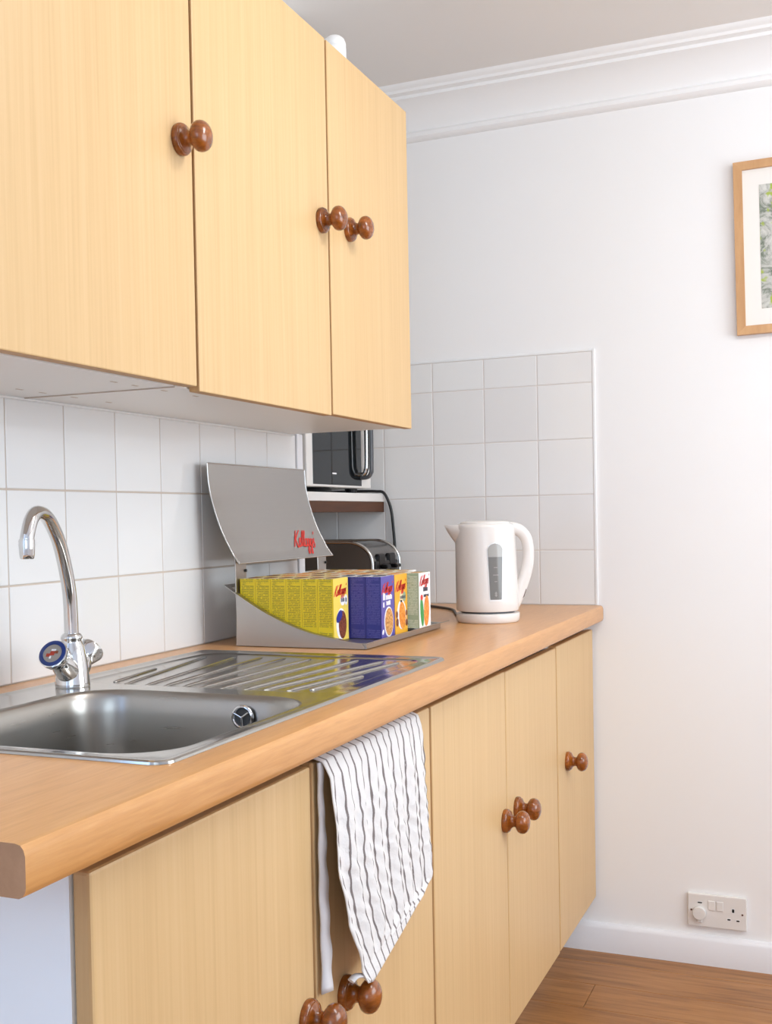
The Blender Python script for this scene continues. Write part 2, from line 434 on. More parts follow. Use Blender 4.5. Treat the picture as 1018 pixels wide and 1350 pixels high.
# ------------------------------------------------------------------ base cabinets
XD = .5556; ZB, ZD = .146, .8715
def base_unit(y0, y1, label):
    c = thing('base_cabinet', (.28, (y0+y1)/2, 0), label, 'cabinet', 'base cabinets')
    t = .018; b = MB()
    b.box((.02, .534), (y0, y0+t), (ZB, .884)); b.box((.02, .534), (y1-t, y1), (ZB, .884)); b.box((.02, .534), (y0+t, y1-t), (ZB, ZB+t)); b.box((.02, .03), (y0+t, y1-t), (ZB+t, .76))
    b.box((.49, .534), (y0+t, y1-t), (.80, .84))
    b.build('carcass', 'melamine', c)
    MB().box((.43, .445), (y0, y1), (0, ZB)).build('plinth', 'melamine', c); return c
A = base_unit(-2.317, -1.3625, 'two-door maple base cabinet under the sink, with the white end panel')
d = door(A, .536, XD, -2.315, -1.8365, ZB, ZD-.003, .0035); knob(XD, -1.862, .556, d, 1.02)
d = door(A, .536, XD, -1.8315, -1.3665, ZB, ZD, .0035); knob(XD, -1.742, .543, d, 1.02)
B = base_unit(-1.362, -.4425, 'two-door maple base cabinet with its pair of knobs close together')
d = door(B, .536, XD+.001, -1.3615, -.9035, ZB-.004, ZD, .0035); knob(XD+.001, -.925, .577, d)
d = door(B, .536, XD, -.8975, -.4470, ZB-.002, ZD-.002, .0035); knob(XD, -.828, .580, d)
Cc = base_unit(-.442, -.0, 'single-door maple base cabinet against the white back wall')
d = door(Cc, .536, XD, -.4400, -.006, ZB, ZD, .0035); knob(XD, -.345, .582, d)

# ------------------------------------------------------------------ worktop
WT = .043
def fx(y): return .584+.016*(-y/2.46)
WP = [(-.0095, 0), (-.0045, -.0012), (-.0015, -.0045), (0, -.0095), (0, -WT+.009), (-.001, -WT+.005), (-.0035, -WT+.0015), (-.007, -WT)]
def slab(b, x0, ya, yb, front=True, xe=None, caps=True):
    if front:
        pa = [(x0, ya, H-WT), (x0, ya, H)]+[(fx(ya)+a, ya, H+c) for a, c in WP]
        pb = [(x0, yb, H-WT), (x0, yb, H)]+[(fx(yb)+a, yb, H+c) for a, c in WP]
    else:
        pa = [(x0, ya, H-WT), (x0, ya, H), (xe, ya, H), (xe, ya, H-WT)]; pb = [(x0, yb, H-WT), (x0, yb, H), (xe, yb, H), (xe, yb, H-WT)]
    n = len(pa)
    b.add(pa+pb, [(i, (i+1) % n, n+(i+1) % n, n+i) for i in range(n)], 0)
    b.add(pa, [tuple(range(n))], 1); b.add(pb, [tuple(range(n))], 1)
b = MB(); SX0, SX1, SY0, SY1 = .12, .532, -2.155, -1.70
slab(b, .0005, -2.46, SY0); slab(b, .0005, SY0, SY1, False, SX0); slab(b, SX1, SY0, SY1); slab(b, .0005, SY1, -.0)
slab(b, AX, AY, 0, False, .0006)
wt = b.build('worktop', ['beech_worktop', 'beech_end'], None, smooth=30)
tag(wt, 'long orange-beech laminate worktop with a rounded front edge', 'worktop')

# ------------------------------------------------------------------ sink
SO = (.066, .551, -2.176, -1.252)
sink = thing('kitchen_sink', ((SO[0]+SO[1])/2, (SO[2]+SO[3])/2, H), 'stainless steel inset sink with bowl and ribbed drainer', 'sink')
bx = (.158, .524, -2.148, -1.742)
outer = rrect(*SO, .022); mouth = rrect(*bx, .075, 12); dr = (.098, .522, -1.695, -1.285)
drain = rrect(*dr, .045, 10)
def loop(bm, pts, z):
    vs = [bm.verts.new((x, y, z)) for x, y in pts]
    return vs, [bm.edges.new((vs[i], vs[(i+1) % len(vs)])) for i in range(len(vs))]
def inset(pts, d):          # inset a convex loop
    n = len(pts); out = []
    for i in range(n):
        p, q, r = Vector(pts[i-1]), Vector(pts[i]), Vector(pts[(i+1) % n])
        t = (r-p).normalized(); nr = Vector((-t.y, t.x)); out.append(tuple(q+nr*d))
    return out
def bridge(bm, a, b_):
    for i in range(len(a)): bm.faces.new((a[i], a[(i+1) % len(a)], b_[(i+1) % len(a)], b_[i]))
bm = bmesh.new(); prev = None
for d_, z in ((0, H+.0003), (.0008, H+.0028), (.003, H+.0044), (.007, H+.0044), (.011, H+.0030)):
    vs_, es = loop(bm, inset(outer, d_), z)
    if prev: bridge(bm, prev, vs_)
    prev = vs_; oe = es
mv, me_ = loop(bm, inset(mouth, -.004), H+.0030); dv, de = loop(bm, drain, H+.0030)
bmesh.ops.triangle_fill(bm, use_beauty=True, use_dissolve=False, edges=oe+me_+de)
for f in [f for f in bm.faces if all(v in set(dv) for v in f.verts) or all(v in set(mv) for v in f.verts)]: bm.faces.remove(f)
MB().frombm(bm).build('sink_rim', 'sink_steel', sink, smooth=35)
bm = bmesh.new(); prev, _ = loop(bm, drain, H+.0030)
for d_, z in ((.004, H+.0012), (.010, H+.0004), (.03, H+.0002)):
    vs_, _ = loop(bm, inset(drain, d_), z); bridge(bm, prev, vs_); prev = vs_
bm.faces.new(prev)
drn = MB().frombm(bm).build('drainer', 'sink_steel', sink, smooth=35)
for (a, b_, c, d_) in [(.144,-1.663,.120,-1.503),(.175,-1.680,.118,-1.330),(.214,-1.684,.174,-1.323),(.246,-1.684,.223,-1.312),(.278,-1.684,.269,-1.312),(.308,-1.684,.319,-1.312),(.341,-1.684,.364,-1.312),(.380,-1.680,.409,-1.312),(.409,-1.674,.457,-1.317),(.446,-1.674,.488,-1.325),(.474,-1.655,.492,-1.496)]:
    p, q = Vector((a, b_, H+.0008)), Vector((c, d_, H+.0008))
    pts = [p.lerp(q, t) for t in (0, .015, .05, .5, .95, .985, 1)]
    MB().tube(pts, [(.0008,.0008), (.003,.0014), (.0042,.0026), (.0042,.0026), (.0042,.0026), (.003,.0014), (.0008,.0008)], 10, flat=(0,0,1)).build('drainer_ridge', 'sink_steel', drn, smooth=60)
bm = bmesh.new(); prev, _ = loop(bm, inset(mouth, -.004), H+.0030)
for d_, z in ((-.001, H+.0022), (.003, H-.002), (.006, H-.009), (.009, H-.03), (.012, H-.08), (.016, H-.13), (.024, H-.150), (.040, H-.160), (.06, H-.163)):
    vs_, _ = loop(bm, inset(mouth, d_), z); bridge(bm, prev, vs_); prev = vs_
bm.faces.new(prev)
bowl = MB().frombm(bm).build('bowl', 'bowl_steel', sink, smooth=60)
# overflow on the far bowl wall
oc = Vector((.417, -1.754, H-.025)); ax = Vector((0, -1, .04))
ov = MB().lathe([(.0115, .0), (.0165, .0), (.0172, .003), (.0160, .005), (.0140, .0055), (.0120, .004), (.0115, .001)], oc, ax, 32).build('overflow', 'chrome', bowl, smooth=50)
MB().lathe([(0, .0015), (.0118, .0015), (.0118, 0), (0, 0)], oc, ax, 24).build('overflow_hole', 'overflow_dark', bowl)
for kx in range(3):
    a = math.radians(120*kx+35)
    MB().tube([oc+Vector((0, -.0055, 0)), oc+Vector((math.cos(a)*.0125, -.0055, math.sin(a)*.0125))], .0013, 8).build('overflow_spoke', 'chrome', bowl, smooth=60)
MB().lathe([(0, .002), (.018, .002), (.036, .0035), (.041, .001), (.041, 0)], (.34, -1.95, H-.163), (0,0,1), 32).build('drain_fitting', 'chrome', bowl, smooth=50)

# ------------------------------------------------------------------ tap
TX, TY, TZ = .121, -1.738, H+.003
tap = thing('mixer_tap', (TX, TY, TZ), 'chrome swan-neck mixer tap with blue-ringed handle behind the sink bowl', 'tap')
MB().lathe([(0,0),(.0255,0),(.0262,.002),(.0258,.006),(.0245,.018),(.0232,.032),(.0215,.045),(.019,.058),(.0155,.066),(.0150,.070),(.0162,.072),(.0162,.075),(.0145,.078),(.0125,.080),(0,.080)], (TX, TY, TZ), (0,0,1), 40).build('tap_body', 'chrome', tap, smooth=45)
neck = catmull([(TX, TY, TZ+.07), (TX+.0005, TY-.001, TZ+.105), (TX+.002, TY-.006, TZ+.145), (TX+.006, TY-.022, TZ+.187), (TX+.013, TY-.045, TZ+.222), (TX+.024, TY-.082, TZ+.252), (TX+.034, TY-.117, TZ+.2600), (TX+.0415, TY-.141, TZ+.251), (TX+.0445, TY-.154, TZ+.231), (TX+.045, TY-.157, TZ+.220)], 6)
n = len(neck)
MB().tube(neck, [.0108-.0012*i/n for i in range(n)], 24).build('spout', 'chrome', tap, smooth=60)
MB().lathe([(.0, .0), (.0085, 0), (.0095, .001), (.0104, .006), (.0108, .013), (.0112, .020), (.0108, .022), (.0112, .024), (.0104, .027), (.0, .027)], (TX+.045, TY-.157, TZ+.197), (0,0,1), 28).build('aerator', 'chrome', tap, smooth=40)
def handle(dirv, badge, ext, oz):
    dv = Vector(dirv).normalized(); o = Vector((TX, TY, TZ+oz)); b = MB()
    MB().lathe([(.018, .0), (.0185, .014+ext*.4), (.0165, .024+ext*.8), (.0140, .030+ext), (0, .030+ext)], o, dv, 28).build('valve_arm', 'chrome', tap, smooth=50)
    o = o+dv*ext; b = MB(); q = dv.to_track_quat('Z', 'Y'); rings = []; N = 48
    for r, h, f in ((.011, .029, 0), (.0145, .032, .02), (.0185, .038, .10), (.0215, .045, .10), (.0225, .050, .03), (.0222, .0535, 0), (.0205, .0548, 0)):
        rings.append([o+q@Vector(((r*(1-f*.5*(1+math.cos(6*2*math.pi*k/N)))*math.cos(2*math.pi*k/N)), r*(1-f*.5*(1+math.cos(6*2*math.pi*k/N)))*math.sin(2*math.pi*k/N), h)) for k in range(N)])
    vsx = [p for R in rings for p in R]
    fs = [(i*N+k, i*N+(k+1) % N, (i+1)*N+(k+1) % N, (i+1)*N+k) for i in range(len(rings)-1) for k in range(N)]
    fs += [tuple(range((len(rings)-1)*N, len(rings)*N)), tuple(range(N-1, -1, -1))]
    b.add(vsx, fs); hd = b.build('handle', 'chrome', tap, smooth=50)
    if badge:
        MB().lathe([(.0145, .0548), (.0205, .0548), (.0207, .0556), (.0200, .0562), (.0150, .0562), (.0145, .0555)], o, dv, 40).build('colour_ring', 'tap_blue', hd, smooth=50)
        MB().lathe([(.0, .0554), (.0146, .0554), (.0146, .0548), (0, .0548)], o, dv, 32).build('badge', 'tap_badge', hd)
        e1 = q@Vector((1,0,0)); e2 = q@Vector((0,1,0)); c = o+dv*.0555
        for (u, v_, su, sv, mm) in ((0, 0, .0035, .0032, 'tap_red'), (-.006, -.003, .003, .0026, 'tap_red'), (.006, .002, .0028, .0022, 'cereal_brown'), (.001, .0055, .0036, .0013, 'mark_white'), (-.002, -.0065, .0015, .0022, 'mark_white')):
            MB().prism([c+e1*(u-su)+e2*(v_-sv), c+e1*(u+su)+e2*(v_-sv), c+e1*(u+su)+e2*(v_+sv), c+e1*(u-su)+e2*(v_+sv)], dv*.0003).build('badge_mark', mm, hd)
handle((.12, -.80, .55), True, .017, .016)
handle((-.05, .78, .56), False, .008, .014)

# ------------------------------------------------------------------ script lettering for the red brand mark
def _letters():
    S = []; x = 0
    S += [[(.10,-.02),(.20,.5),(.34,1.02)], [(.78,1.05),(.50,.72),(.24,.46)], [(.30,.50),(.46,.22),(.66,-.04),(.80,.08)]]
    S += [[(.78,.20),(.96,.34),(1.0,.50),(.90,.54),(.82,.34),(.84,.06),(.98,.02),(1.10,.16)]]
    for ox in (0, .27): S += [[(1.10+ox,.16),(1.26+ox,.55),(1.36+ox,.95),(1.28+ox,.98),(1.20+ox,.5),(1.22+ox,.06),(1.34+ox,.10)]]
    S += [[(1.80,.52),(1.66,.40),(1.66,.10),(1.80,.02),(1.94,.20),(1.92,.46),(1.80,.52)]]
    for ox in (0, .42): S += [[(2.26+ox,.48),(2.12+ox,.50),(2.02+ox,.26),(2.08+ox,.04),(2.22+ox,.14),(2.32+ox,.52),(2.26+ox,.0),(2.16+ox,-.40),(2.02+ox,-.36),(2.10+ox,-.12),(2.40+ox,.18)]]
    S += [[(2.96,1.0),(2.92,.80)], [(2.84,.20),(3.0,.54),(2.98,.36),(3.08,.12),(3.0,-.02),(2.86,.02)]]
    return S
LET = _letters()
def script(place, w, name, parent, lift=None, half=.05, matname='logo_red', shear=0.0, th=.0004):
    """place(u,v)->(point, normal); u 0..3.1 letters wide, scaled to width w"""
    k_ = w/3.1; b = MB()
    for s in LET:
        P = catmull([(x, y, 0) for x, y in s], 4); n_ = len(P); L, Rr = [], []
        for i in range(n_):
            t = (P[min(i+1, n_-1)]-P[max(i-1, 0)]).normalized(); nn = Vector((-t.y, t.x, 0)); hw = half*(1.15 if abs(t.y) > .6 else .8)
            L.append(P[i]+nn*hw); Rr.append(P[i]-nn*hw)
        A_, B_ = [], []
        for p in L: q_, no = place((p.x+shear*p.y)*k_, p.y*k_); A_.append(Vector(q_)+Vector(no)*th)
        for p in Rr: q_, no = place((p.x+shear*p.y)*k_, p.y*k_); B_.append(Vector(q_)+Vector(no)*th)
        b.strip(A_, B_)
    return b.build(name, matname, parent, fixn=False)

# ------------------------------------------------------------------ cereal dispenser
D0, D1 = -1.155, -.700
disp = thing('cereal_dispenser', (.225, (D0+D1)/2, H), 'brushed steel cereal dispenser tray with a raised curved lid', 'dispenser')
cv = [(.062,1.057),(.089,1.039),(.120,1.020),(.151,1.003),(.190,.985),(.231,.970),(.262,.962),(.294,.956),(.325,.951),(.352,.9485),(.366,.9500),(.377,.9535)]
inner = [p for p in cv if .085 < p[0] < .36]
for yy in (D0+.001, D1-.0125):
    poly = [(.086, yy, H+.0015), (.360, yy, H+.0015)]+[(x, yy, z-.0008) for x, z in reversed(inner)]
    MB().prism(poly, (0, .0025, 0)).build('side_panel', 'brushed_steel', disp)
MB().box((.358, .3605), (D0+.004, D1-.013), (H+.0015, .948)).build('front_panel', 'brushed_steel', disp)
MB().box((.086, .0885), (D0+.004, D1-.013), (H+.0015, 1.0385)).build('back_panel', 'brushed_steel', disp)
MB().box((.0885, .358), (D0+.004, D1-.013), (H+.004, .9465)).build('tray_floor', 'brushed_steel', disp)
b = MB(); fine = [Vector((x, 0, z)) for x, z in cv]; fine = catmull(fine, 3)
def sheet(b, P, y0, y1, t=.0016):
    n_ = len(P); A_ = [(p.x, y0, p.z) for p in P]; B_ = [(p.x, y1, p.z) for p in P]
    A2 = [(p.x, y0, p.z-t) for p in P]; B2 = [(p.x, y1, p.z-t) for p in P]
    b.strip(A_, B_); b.strip(A2, B2); b.strip(A_, A2); b.strip(B_, B2); b.add([A_[0], B_[0], B2[0], A2[0]], [(0,1,2,3)]); b.add([A_[-1], B_[-1], B2[-1], A2[-1]], [(0,1,2,3)])
sheet(b, fine, D0, D0+.015); sheet(b, fine, D1-.015, D1)
sheet(b, [p for p in fine if p.x > .355], D0+.0151, D1-.0151); sheet(b, [p for p in fine if p.x < .075], D0+.0151, D1-.0151)
b.build('rim', 'brushed_steel', disp, smooth=30)
for px, py in ((.11, D0+.03), (.335, D0+.03), (.11, D1-.03), (.335, D1-.03)):
    MB().lathe([(0, 0), (.008, 0), (.008, .002), (0, .002)], (px, py, H), (0,0,1), 16).build('rubber_foot', 'black_plastic', disp)
lidp = [(1.0985,.0965),(1.116,.0835),(1.134,.0735),(1.156,.062),(1.178,.0525),(1.208,.0425),(1.238,.0345),(1.268,.030),(1.298,.0285)]
LZ = [Vector((x, 0, z)) for z, x in lidp]; LZ = catmull(LZ, 4)
b = MB(); LY0, LY1 = -1.153, -.694; t = .0016
A_ = [(p.x, LY0, p.z) for p in LZ]; B_ = [(p.x, LY1, p.z) for p in LZ]; A2 = [(p.x-t, LY0, p.z-t*.5) for p in LZ]; B2 = [(p.x-t, LY1, p.z-t*.5) for p in LZ]
b.strip(A_, B_); b.strip(A2, B2); b.strip(A_, A2); b.strip(B_, B2); b.add([A_[0], B_[0], B2[0], A2[0]], [(0,1,2,3)]); b.add([A_[-1], B_[-1], B2[-1], A2[-1]], [(0,1,2,3)])
lid = b.build('lid', 'brushed_steel', disp, smooth=30)
# rolled bright edges of the lid
b = MB(); b.tube(A_, .0014, 8); b.tube(B_, .0014, 8); b.tube([A_[0], B_[0]], .0014, 8); b.tube([A_[-1], B_[-1]], .0014, 8); b.build('edge_bead', 'silver_rim', lid, smooth=60)
def on_lid(u, v):
    z = 1.1235+v-u*.03; x = lerp_curve(lidp, z); return (x, -.866+u, z), Vector((.9, 0, .4)).normalized()
script(on_lid, .108, 'brand_lettering', lid, half=.052, shear=.95, th=.0009)['label'] = 'red script lettering'
for yy in (-1.148, -.752):
    MB().box((.0825, .0850), (yy, yy+.046), (1.030, 1.112), .001, 1).build('hinge_bracket', 'brushed_steel', disp)
    MB().lathe([(0, 0), (.003, 0), (.003, .003), (0, .004)], (.0850, yy+.04, 1.083), (1,0,0), 12).build('hinge_pin', 'black_plastic', disp)

# ------------------------------------------------------------------ cereal boxes
BT, BW, BH, BZ = .0336, .0735, .1205, .9475
def carton(x0, y0, kind, z=BZ, group=None, label=None, face=False, h=BH):
    o = ((x0+BT/2), y0+BW/2, z)
    spine = {'yellow': 'print_yellow', 'blue': 'print_blue', 'green': 'print_green'}.get(kind, 'carton_'+kind)
    front = {'yellow': 'carton_front_yellow', 'blue': 'carton_front_blue', 'green': 'carton_white'}.get(kind, 'carton_'+kind)
    t = thing('cereal_box', o, label, 'cereal box', group)
    g = .0004; b = MB(); X = (x0+g, x0+BT-g); Y = (y0+g, y0+BW-g); Z = (z, z+h)
    V = [(a, bb, c) for c in Z for bb in Y for a in X]
    b.add(V, [(0,2,3,1)], 0); b.add(V, [(4,5,7,6)], 2); b.add(V, [(0,1,5,4),(2,6,7,3)], 1); b.add(V, [(0,4,6,2),(1,3,7,5)], 3)
    top = 'carton_cream' if kind != 'blue' else 'carton_white'
    b.build('carton', ['carton_'+kind, spine, top, front], t, origin=o)
    # printed picture and flap line on the closed top
    c = Vector((x0+BT/2, y0+BW/2, z+h+.0003))
    MB().prism([c+Vector((.011*math.cos(a), .024*math.sin(a), 0)) for a in [2*math.pi*i/18 for i in range(18)]], (0,0,.0002)).build('top_picture', {'yellow': 'cereal_brown', 'blue': 'mark_dark', 'orange': 'cereal_orange', 'green': 'cereal_gold'}.get(kind, 'cereal_gold'), t)
    MB().box((x0+.002, x0+BT-.002), (y0+BW*.5+.026, y0+BW*.5+.030), (z+h+.0001, z+h+.0006)).build('top_flap', 'carton_'+kind, t)
    if face:
        fxx = x0+BT-g
        P = lambda u, v: ((fxx, y0+u, z+v), Vector((1, 0, 0)))
        script(lambda u, v: P(.002+u, .086+v+u*.07), .058, 'brand_lettering', t, half=.075, shear=.42)
        def ell(u, v, a, c_, nm, mt, lift=.0004, rot=0):
            pts = []
            for i in range(28):
                q_ = 2*math.pi*i/28; uu, vv = a*math.cos(q_), c_*math.sin(q_)
                pts.append((fxx+lift-.0003, y0+u+uu*math.cos(rot)-vv*math.sin(rot), z+v+uu*math.sin(rot)+vv*math.cos(rot)))
            MB().prism(pts, (.0003, 0, 0)).build(nm, mt, t)
        def bars(lines, mt, seed=1):
            rr = random.Random(seed); b2 = MB()
            for (u0, u1, v, hh) in lines:
                u = u0
                while u < u1-.002:
                    w_ = rr.uniform(.003, .0055); e = min(u+w_, u1)
                    b2.box((fxx, fxx+.0005), (y0+u, y0+e-.0012), (z+v, z+v+hh*rr.uniform(.8, 1))); u = e
            b2.build('product_name', mt, t)
        if kind == 'yellow':
            ell(.045, .077, .012, .010, 'name_ground', 'mark_white'); ell(.062, .077, .007, .010, 'name_ground', 'mark_white')
            bars([(.036, .054, .074, .008), (.058, .067, .073, .009)], 'mark_dark', 2)
            ell(.036, .032, .024, .030, 'picture_ground', 'mark_white'); ell(.042, .030, .019, .027, 'picture', 'cereal_brown', .0008)
            ell(.026, .047, .016, .009, 'picture_shade', 'carton_blue', .0011, .6)
        if kind == 'blue':
            bars([(.010, .024, .074, .016), (.025, .060, .074, .010), (.028, .052, .063, .009), (.010, .020, .060, .010)], 'mark_white', 3)
            ell(.040, .030, .025, .030, 'picture_ground', 'mark_white'); ell(.041, .030, .022, .027, 'picture', 'cereal_gold', .0008)
            ell(.008, .012, .006, .004, 'picture_spot', 'mark_white', .0005, .7)
        if kind == 'orange':
            ell(.036, .073, .008, .011, 'name_ground', 'carton_cream'); ell(.054, .074, .009, .010, 'name_ground', 'carton_green')
            bars([(.030, .064, .070, .007)], 'mark_dark', 4)
            ell(.038, .038, .026, .030, 'picture_ground', 'mark_white', .0004, .2); ell(.041, .036, .019, .028, 'picture', 'cereal_orange', .0008, .15)
            for (u, v, r_) in ((.012, .024, .007), (.010, .040, .006), (.066, .020, .006), (.066, .040, .005)): ell(u, v, r_, r_*1.2, 'picture_spot', 'cereal_brown', .0006)
        if kind == 'green':
            bars([(.028, .056, .074, .009), (.030, .062, .062, .006)], 'mark_dark', 5)
            ell(.018, .032, .010, .030, 'picture', 'tile_green', .0004, .12); ell(.017, .062, .007, .006, 'picture_spot', 'logo_red', .0005)
            ell(.046, .033, .016, .032, 'picture', 'cereal_orange', .0006, -.1)
    return t
mat('tile_green', lin(58,150,72), .5)
rowY = [-1.1385, -1.0595, -.9835, -.9080, -.8315]
NTH = ['', 'first', 'second', 'third', 'fourth', 'fifth', 'sixth', 'seventh', 'eighth']
fronts = ['yellow mini cereal box with brown cereal picture, front of the yellow row', 'blue mini cereal box with round gold picture, front of its row',
          'orange mini cereal box with orange picture, between blue and green-sided boxes', 'white-fronted mini cereal box with pale green side, on the tray lip']
heads = ['front yellow box with the brown picture', 'front blue box', 'front orange box', 'green-sided box']
kinds = [['yellow']*6, ['yellow', 'orange', 'orange', 'yellow', 'white', 'blue', 'blue', 'blue'], ['white', 'orange', 'yellow', 'white', 'orange', 'orange', 'white', 'orange'],
         ['white', 'yellow', 'orange', 'white', 'yellow', 'white', 'white', 'green'], ['white', 'yellow', 'white', 'orange', 'white', 'yellow', 'white']]
groups = ['yellow row of cereal boxes', 'blue row of cereal boxes', 'orange row of cereal boxes', 'green-sided row of cereal boxes', 'last row of cereal boxes']
for r_i, ks in enumerate(kinds):
    n_k = len(ks)
    for i, kd in enumerate(ks):
        last = (i == n_k-1) and r_i < 4
        back = n_k-1-i
        if last: lb = fronts[r_i]
        elif r_i < 4: lb = '%s mini cereal box, %s behind the %s' % (kd, NTH[back], heads[r_i])
        else: lb = '%s mini cereal box in the toaster-side row, %s from the wall' % (kd, NTH[i+1])
        x0 = (.0886 if r_i != 3 else .1130)+i*(BT-.0002)
        lip = r_i == 3 and i == n_k-1
        carton(x0, rowY[r_i], kd, z=(.9545 if lip else BZ), h=(.113 if lip else BH), group=groups[r_i], label=lb, face=last)

# ------------------------------------------------------------------ kettle
KX, KY = .417, -.530; RR = Vector((math.cos(yaw), math.sin(yaw), 0)); FF = Vector((-math.sin(yaw), math.cos(yaw), 0))
def kp(u, z, v=0): return Vector((KX, KY, z))+RR*u+FF*v
ket = thing('electric_kettle', (KX, KY, H), 'white plastic jug kettle with grey water gauge near the worktop end', 'kettle')
MB().lathe([(0, 0), (.068, 0), (.0705, .002), (.0725, .006), (.0735, .018), (.0725, .0215), (.069, .0225), (0, .0225)], (KX, KY, H), (0,0,1), 56).build('power_base', 'kettle_plastic', ket, smooth=40)
MB().lathe([(0, .0220), (.062, .0222), (.062, .0262), (0, .0264)], (KX, KY, H), (0,0,1), 40).build('coupling', 'dark_grey_plastic', ket)
NB = 64; prof_k = [(.0, .0262), (.0660, .0262), (.0705, .0272), (.0722, .031), (.0722, .05), (.0714, .10), (.0702, .15), (.0690, .20), (.0682, .219), (.0672, .2240), (.0640, .2275), (.0600, .2285)]
b = MB(); vs_ = []; lean = lambda h: -.0045*(h/.22)
for r, h in prof_k:
    for k_ in range(NB):
        a = 2*math.pi*k_/NB; vs_.append(kp(lean(h)+r*math.cos(a), H+h, r*math.sin(a)))
n_ = len(prof_k)
b.add(vs_, [(i*NB+k_, i*NB+(k_+1) % NB, (i+1)*NB+(k_+1) % NB, (i+1)*NB+k_) for i in range(1, n_-1) for k_ in range(NB)]+[tuple(range(NB, 2*NB))])
b.build('jug_body', 'kettle_plastic', ket, smooth=40)
MB().lathe([(.0600, .2285), (.0598, .2270), (.0585, .2270), (.0580, .2300), (.0560, .2320), (.045, .2345), (.02, .2358), (0, .236)], tuple(kp(-.0035, H)), (0,0,1), 48).build('lid', 'kettle_plastic', ket, smooth=50)
# pouring beak
b = MB(); rings = []
for (tip, wd, z) in ((-.0995, .012, .2265), (-.0975, .016, .2225), (-.0920, .020, .2120), (-.0845, .018, .2000), (-.0760, .012, .1880), (-.0700, .006, .1790)):
    base = -.058; ring = []
    for s in [i/10 for i in range(11)]:
        a = (s-.5)*2; uu = tip+(base-tip)*abs(a)**1.15; vv = a*(wd*1.9); ring.append(kp(uu, H+z, vv))
    rings.append(ring)
b.add([p for r in rings for p in r], [(i*11+j, i*11+j+1, (i+1)*11+j+1, (i+1)*11+j) for i in range(len(rings)-1) for j in range(10)])
top_r = rings[0]; b.add(top_r, [tuple(range(11))])
b.build('spout', 'kettle_plastic', ket, smooth=70)
b = MB(); path = [(672,697),(680,697.5),(688,701.5),(694.5,710),(697.3,722),(697.5,736),(695.3,750),(691.5,763),(687,775),(682.5,786),(677,797)]
pts = catmull([kp((x-643)*.001766, 1.165-(y-690)*.00177) for x, y in path], 4)
rad = []
for i in range(len(pts)):
    f = i/(len(pts)-1); rad.append((.0130+.004*abs(f-.45), .0128-.0015*f+.006*max(0, f-.6)))
b.tube(pts, rad, 20, flat=tuple(FF)); b.build('handle', 'kettle_plastic', ket, smooth=70)
p_ = [kp((x-643)*.001766, 1.165-(y-690)*.00177) for x, y in ((689,780),(692,775),(693.5,778),(690.5,787),(687,791))]
MB().prism([p-FF*.008 for p in p_], FF*.016).build('switch', 'brown_switch', ket)
def gauge(name, mt, u_half, z0, z1, lift, taper=.72, roundtop=True):
    b = MB(); N_, Mm = 18, 8; g = []
    for i in range(N_+1):
        f = i/N_; z = z0+(z1-z0)*f; hw = u_half*(taper+(1-taper)*f)
        if roundtop:
            dz = z1-z; rr_ = u_half
            if dz < rr_: hw = min(hw, math.sqrt(max(rr_**2-(rr_-dz)**2, 1e-8)))
        r = lerp_curve([(h, r) for r, h in prof_k[3:9]], z-H)+lift
        row_ = []
        for j in range(Mm+1):
            u = .0085+hw*(2*j/Mm-1); ur = u-lean(z-H); row_.append(kp(u, z, -math.sqrt(r*r-ur*ur)))
        g += row_
    W_ = Mm+1
    b.add(g, [(i*W_+j, i*W_+j+1, (i+1)*W_+j+1, (i+1)*W_+j) for i in range(N_) for j in range(Mm)])
    return b.build(name, mt, ket, smooth=60)
gauge('gauge_bezel', 'pure_white', .0200, .988, 1.1225, .0006, .76)
gauge('gauge_window', 'gauge_plastic', .0178, .9915, 1.1195, .0013, .74)
gauge('gauge_air_gap', 'gauge_clear', .0178, 1.0885, 1.1195, .0018, .94)
for zz, hw in ((1.064, .004), (1.047, .006), (1.032, .003)):
    gauge('level_mark', 'gauge_clear', hw, zz, zz+.0015, .0020, 1, False)
for du, dz, hw, hh in ((0, 0, .0012, .011), (.003, .007, .003, .0018), (.003, .0025, .003, .0018)):
    gauge('capacity_mark', 'gauge_clear', hw, .9985+dz, .9985+dz+hh, .0020, 1, False)
cord = tag(MB().tube(catmull([(.352,-.50,H+.006),(.30,-.40,H+.004),(.24,-.25,H+.004),(.16,-.16,H+.004),(.06,-.06,H+.004),(-.06,-.03,H+.004)], 8), .0035, 8).build('kettle_cord', 'grey_cord', smooth=60),
           'thin grey cord running from kettle base along the worktop', 'cord')

# ------------------------------------------------------------------ alcove shelf, microwave, toaster
SXF = -.036; SZ = 1.252
sh = thing('alcove_shelf', (-.24, -.32, SZ-.024), 'white shelf on a dark wooden batten, carrying the microwave', 'shelf')
MB().box((AX, SXF), (AY+.001, -.001), (SZ-.023, SZ), .0015).build('shelf_board', 'white_enamel', sh)
MB().box((SXF-.022, SXF-.002), (AY+.002, -.002), (SZ-.052, SZ-.0232), .001, 1).build('batten', 'dark_batten', sh)
MX = -.045; m0, m1, mz0, mz1 = -.520, -.086, 1.266, 1.535
mw = thing('microwave_oven', (-.22, (m0+m1)/2, SZ), 'white microwave with dark glass door on the alcove shelf', 'microwave')
MB().box((-.40, MX-.012), (m0, m1), (mz0, mz1), .004).build('casing', 'white_enamel', mw, smooth=40)
dr_ = MB().box((MX-.0115, MX), (m0, m1), (mz0, mz1), .003).build('front_frame', 'white_enamel', mw, smooth=40)
MB().box((MX-.001, MX+.0012), (m0+.036, -.158), (mz0+.006, mz1-.02), .0008, 1).build('door_glass', 'microwave_glass', mw)
